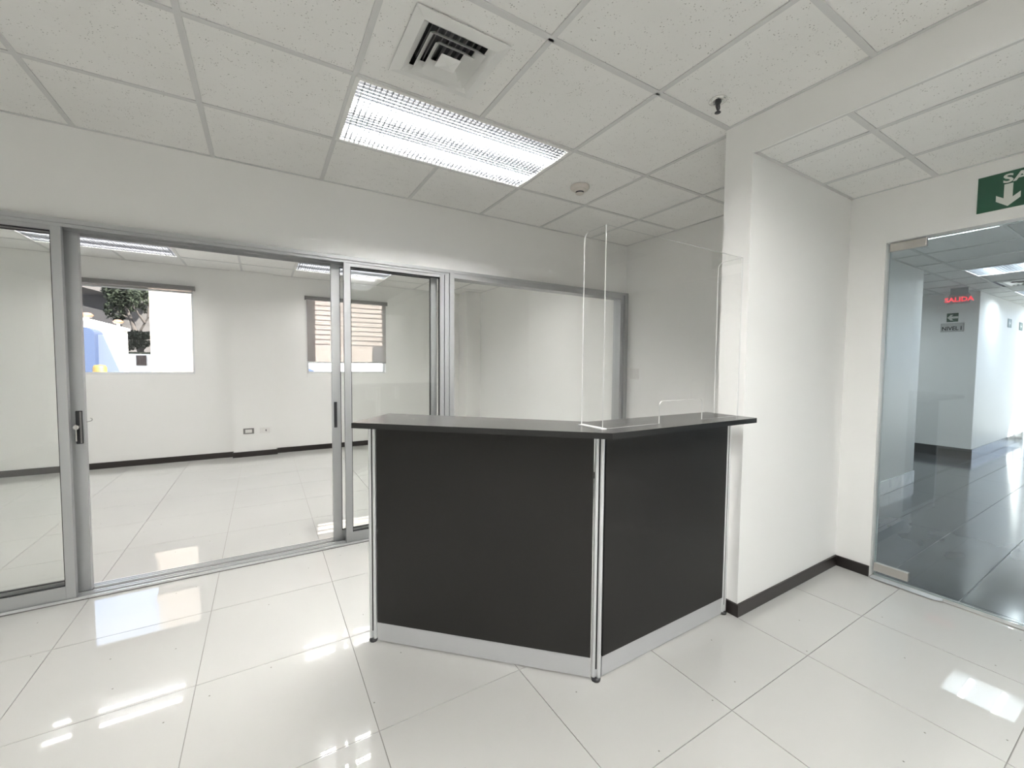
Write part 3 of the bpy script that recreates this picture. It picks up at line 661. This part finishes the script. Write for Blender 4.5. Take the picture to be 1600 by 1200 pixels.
tag(MB().lathe((-2.36, 9.55, -.1), [(.09, 0), (.09, 1.32), (.07, 1.36), (.001, 1.37)], 16).build('bollard', yell), 'yellow bollard in front of the blue cabinet', 'bollard')
wb = thing('white_building', 'bright white building filling the right of the left window', 'building', (-.8, 14, -.1))
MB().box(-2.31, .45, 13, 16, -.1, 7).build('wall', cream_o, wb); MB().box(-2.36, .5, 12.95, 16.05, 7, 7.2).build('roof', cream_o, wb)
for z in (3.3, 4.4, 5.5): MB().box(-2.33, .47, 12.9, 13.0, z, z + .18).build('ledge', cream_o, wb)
rw = thing('retaining_wall', 'low white retaining wall with a brown grille below the tree', 'wall', (-3.5, 15.9, -.1))
MB().box(-7, -2.4, 15.8, 16.0, -.1, 1.54).build('wall', white_o, rw); g = MB()
for i in range(4): g.box(-3.13 + i * .06, -3.09 + i * .06, 15.77, 15.8, 1.21, 1.50)
g.box(-3.13, -2.91, 15.775, 15.79, 1.21, 1.50); g.build('grille', mat('brown_grille', (.05, .035, .03), .7), rw)
tag(MB().box(-8, -2.4, 16.02, 24, 1.40, 1.60).build('lawn', grass), 'grass bank above the retaining wall', 'grass', None, 'stuff')
random.seed(4)
def leaves(n, c, r, size, seed=1):
    random.seed(seed); mb = MB(); lumps = [(Vector((random.uniform(-.7, .7), random.uniform(-.7, .7), random.uniform(-.6, .7))), random.uniform(.25, .5)) for _ in range(26)]
    for i in range(n):
        l, lr = random.choice(lumps); d_ = Vector((random.gauss(0, 1), random.gauss(0, 1), random.gauss(0, 1))).normalized() * lr * random.uniform(.75, 1.05)
        p = Vector(((l.x + d_.x) * r[0], (l.y + d_.y) * r[1], (l.z + d_.z) * r[2])) + Vector(c)
        a = Vector((random.gauss(0, 1), random.gauss(0, 1), random.gauss(0, 1))).normalized(); b_ = a.orthogonal().normalized(); s = size * random.uniform(.6, 1.3)
        mb.add([p - a * s, p + b_ * s * .45, p + a * s, p - b_ * s * .45], [(0, 1, 2, 3)])
    return mb
tt = thing('tree', 'grey-green tree behind the white kiosk outside the left window', 'tree', (-3.75, 19.6, 1.6))
leaves(8000, (-4.05, 20, 3.85), (1.0, 1.0, 1.25), .07).build('foliage', leaf, tt, kind='stuff')
mb = MB(); P = [(-3.75, 19.6, 1.62), (-3.85, 19.6, 2.2), (-4.0, 19.7, 2.8), (-4.3, 19.9, 3.6)]
for i in range(3): mb.tube(P[i], P[i + 1], .10 - .02 * i, 8, .08 - .02 * i)
mb.build('trunk', bark, tt); mb = MB()
for p, q in (((-3.85, 19.6, 2.2), (-3.5, 19.5, 2.9)), ((-3.5, 19.5, 2.9), (-3.45, 19.5, 3.6)), ((-3.8, 19.6, 2.0), (-3.4, 19.5, 2.3)), ((-3.4, 19.5, 2.3), (-3.25, 19.4, 2.9)), ((-4, 19.7, 2.8), (-4.7, 19.9, 3.3)), ((-3.75, 19.6, 1.7), (-3.45, 19.4, 2.0)), ((-3.6, 19.5, 2.7), (-3.9, 19.4, 3.3))): mb.tube(p, q, .045, 6, .025)
mb.build('branch', bark, tt)
hd = leaves(5000, (-4.0, 18, 1.99), (1.3, .4, .35), .05, 7).build('hedge', leaf, None); tag(hd, 'dark clipped hedge on the grass bank', 'hedge')
gb = thing('grey_building', 'grey building with a sloping fascia behind the tree', 'building', (-5, 26, 1.5))
MB().box(-10, -.5, 26, 30, 1.4, 9).build('wall', grey_o, gb)
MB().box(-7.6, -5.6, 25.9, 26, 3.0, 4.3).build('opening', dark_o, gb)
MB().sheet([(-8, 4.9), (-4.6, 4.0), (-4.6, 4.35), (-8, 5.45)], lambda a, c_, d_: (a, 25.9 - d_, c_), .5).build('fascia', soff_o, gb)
MB().sheet([(-7.4, -.1), (-7.05, -.1), (-7.05, 5.6), (-7.4, 5.6)], lambda a, c_, d_: (a, 25.3 - d_, c_), .3).build('column', white_o, gb)
# beyond the right window
sb = thing('siding_building', 'beige building clad in horizontal boards beyond the right window', 'building', (3, 15, -.1))
MB().box(1.40, 6, 14.2, 17, -.1, 1.90).build('wall', beige_o, sb)
random.seed(3); z = 1.92
shb = MB().box(0, 1, 0, 1, 0, 1); i = 0
while z < 5.5:
    MB().box(1.40, 6, 14.18 - random.uniform(0, .02), 14.3, z, z + .118).build('board', beige_o, sb); z += .15
MB().box(1.40, 6, 14.3, 17, 1.90, 5.5).build('core', beige_o, sb)
MB().box(1.0, 1.40, 14.4, 17, -.1, 5.5).build('side_wall', mat('mid_grey_render', (.16, .15, .14), .9), sb)
MB().box(3.15, 3.7, 14.15, 14.2, -.1, 1.88).build('doorway', mat('dark_grey_door', (.09, .09, .10), .6), sb)
tag(MB().box(.3, 4.2, 12.5, 12.65, -.1, 1.36).build('boundary_wall', white_o), 'low white boundary wall beyond the right window', 'wall')
car = thing('car', 'pale blue car parked below the right window', 'car', (.9, 11.2, -.1))
pr = [(-.6, .15), (1.35, .15), (1.35, .75), (1.22, .86), (.98, 1.18), (.85, 1.24), (.1, 1.24), (-.4, .9), (-.6, .8)]
MB().sheet(pr, lambda a, c_, d_: (a, 11.9 - d_, c_ - .02), 1.5).build('body', carp, car, bevel=.03)
MB().sheet([(.80, .88), (1.16, .88), (.96, 1.15), (.80, 1.17)], lambda a, c_, d_: (a, 11.92 - d_, c_ - .02), 1.54).build('side_window', dark_o, car)
for x in (-.25, 1.0):
    for y in (10.42, 11.72): MB().tube((x, y, .2), (x, y + .2, .2), .3, 20).build('wheel', tyre, car)
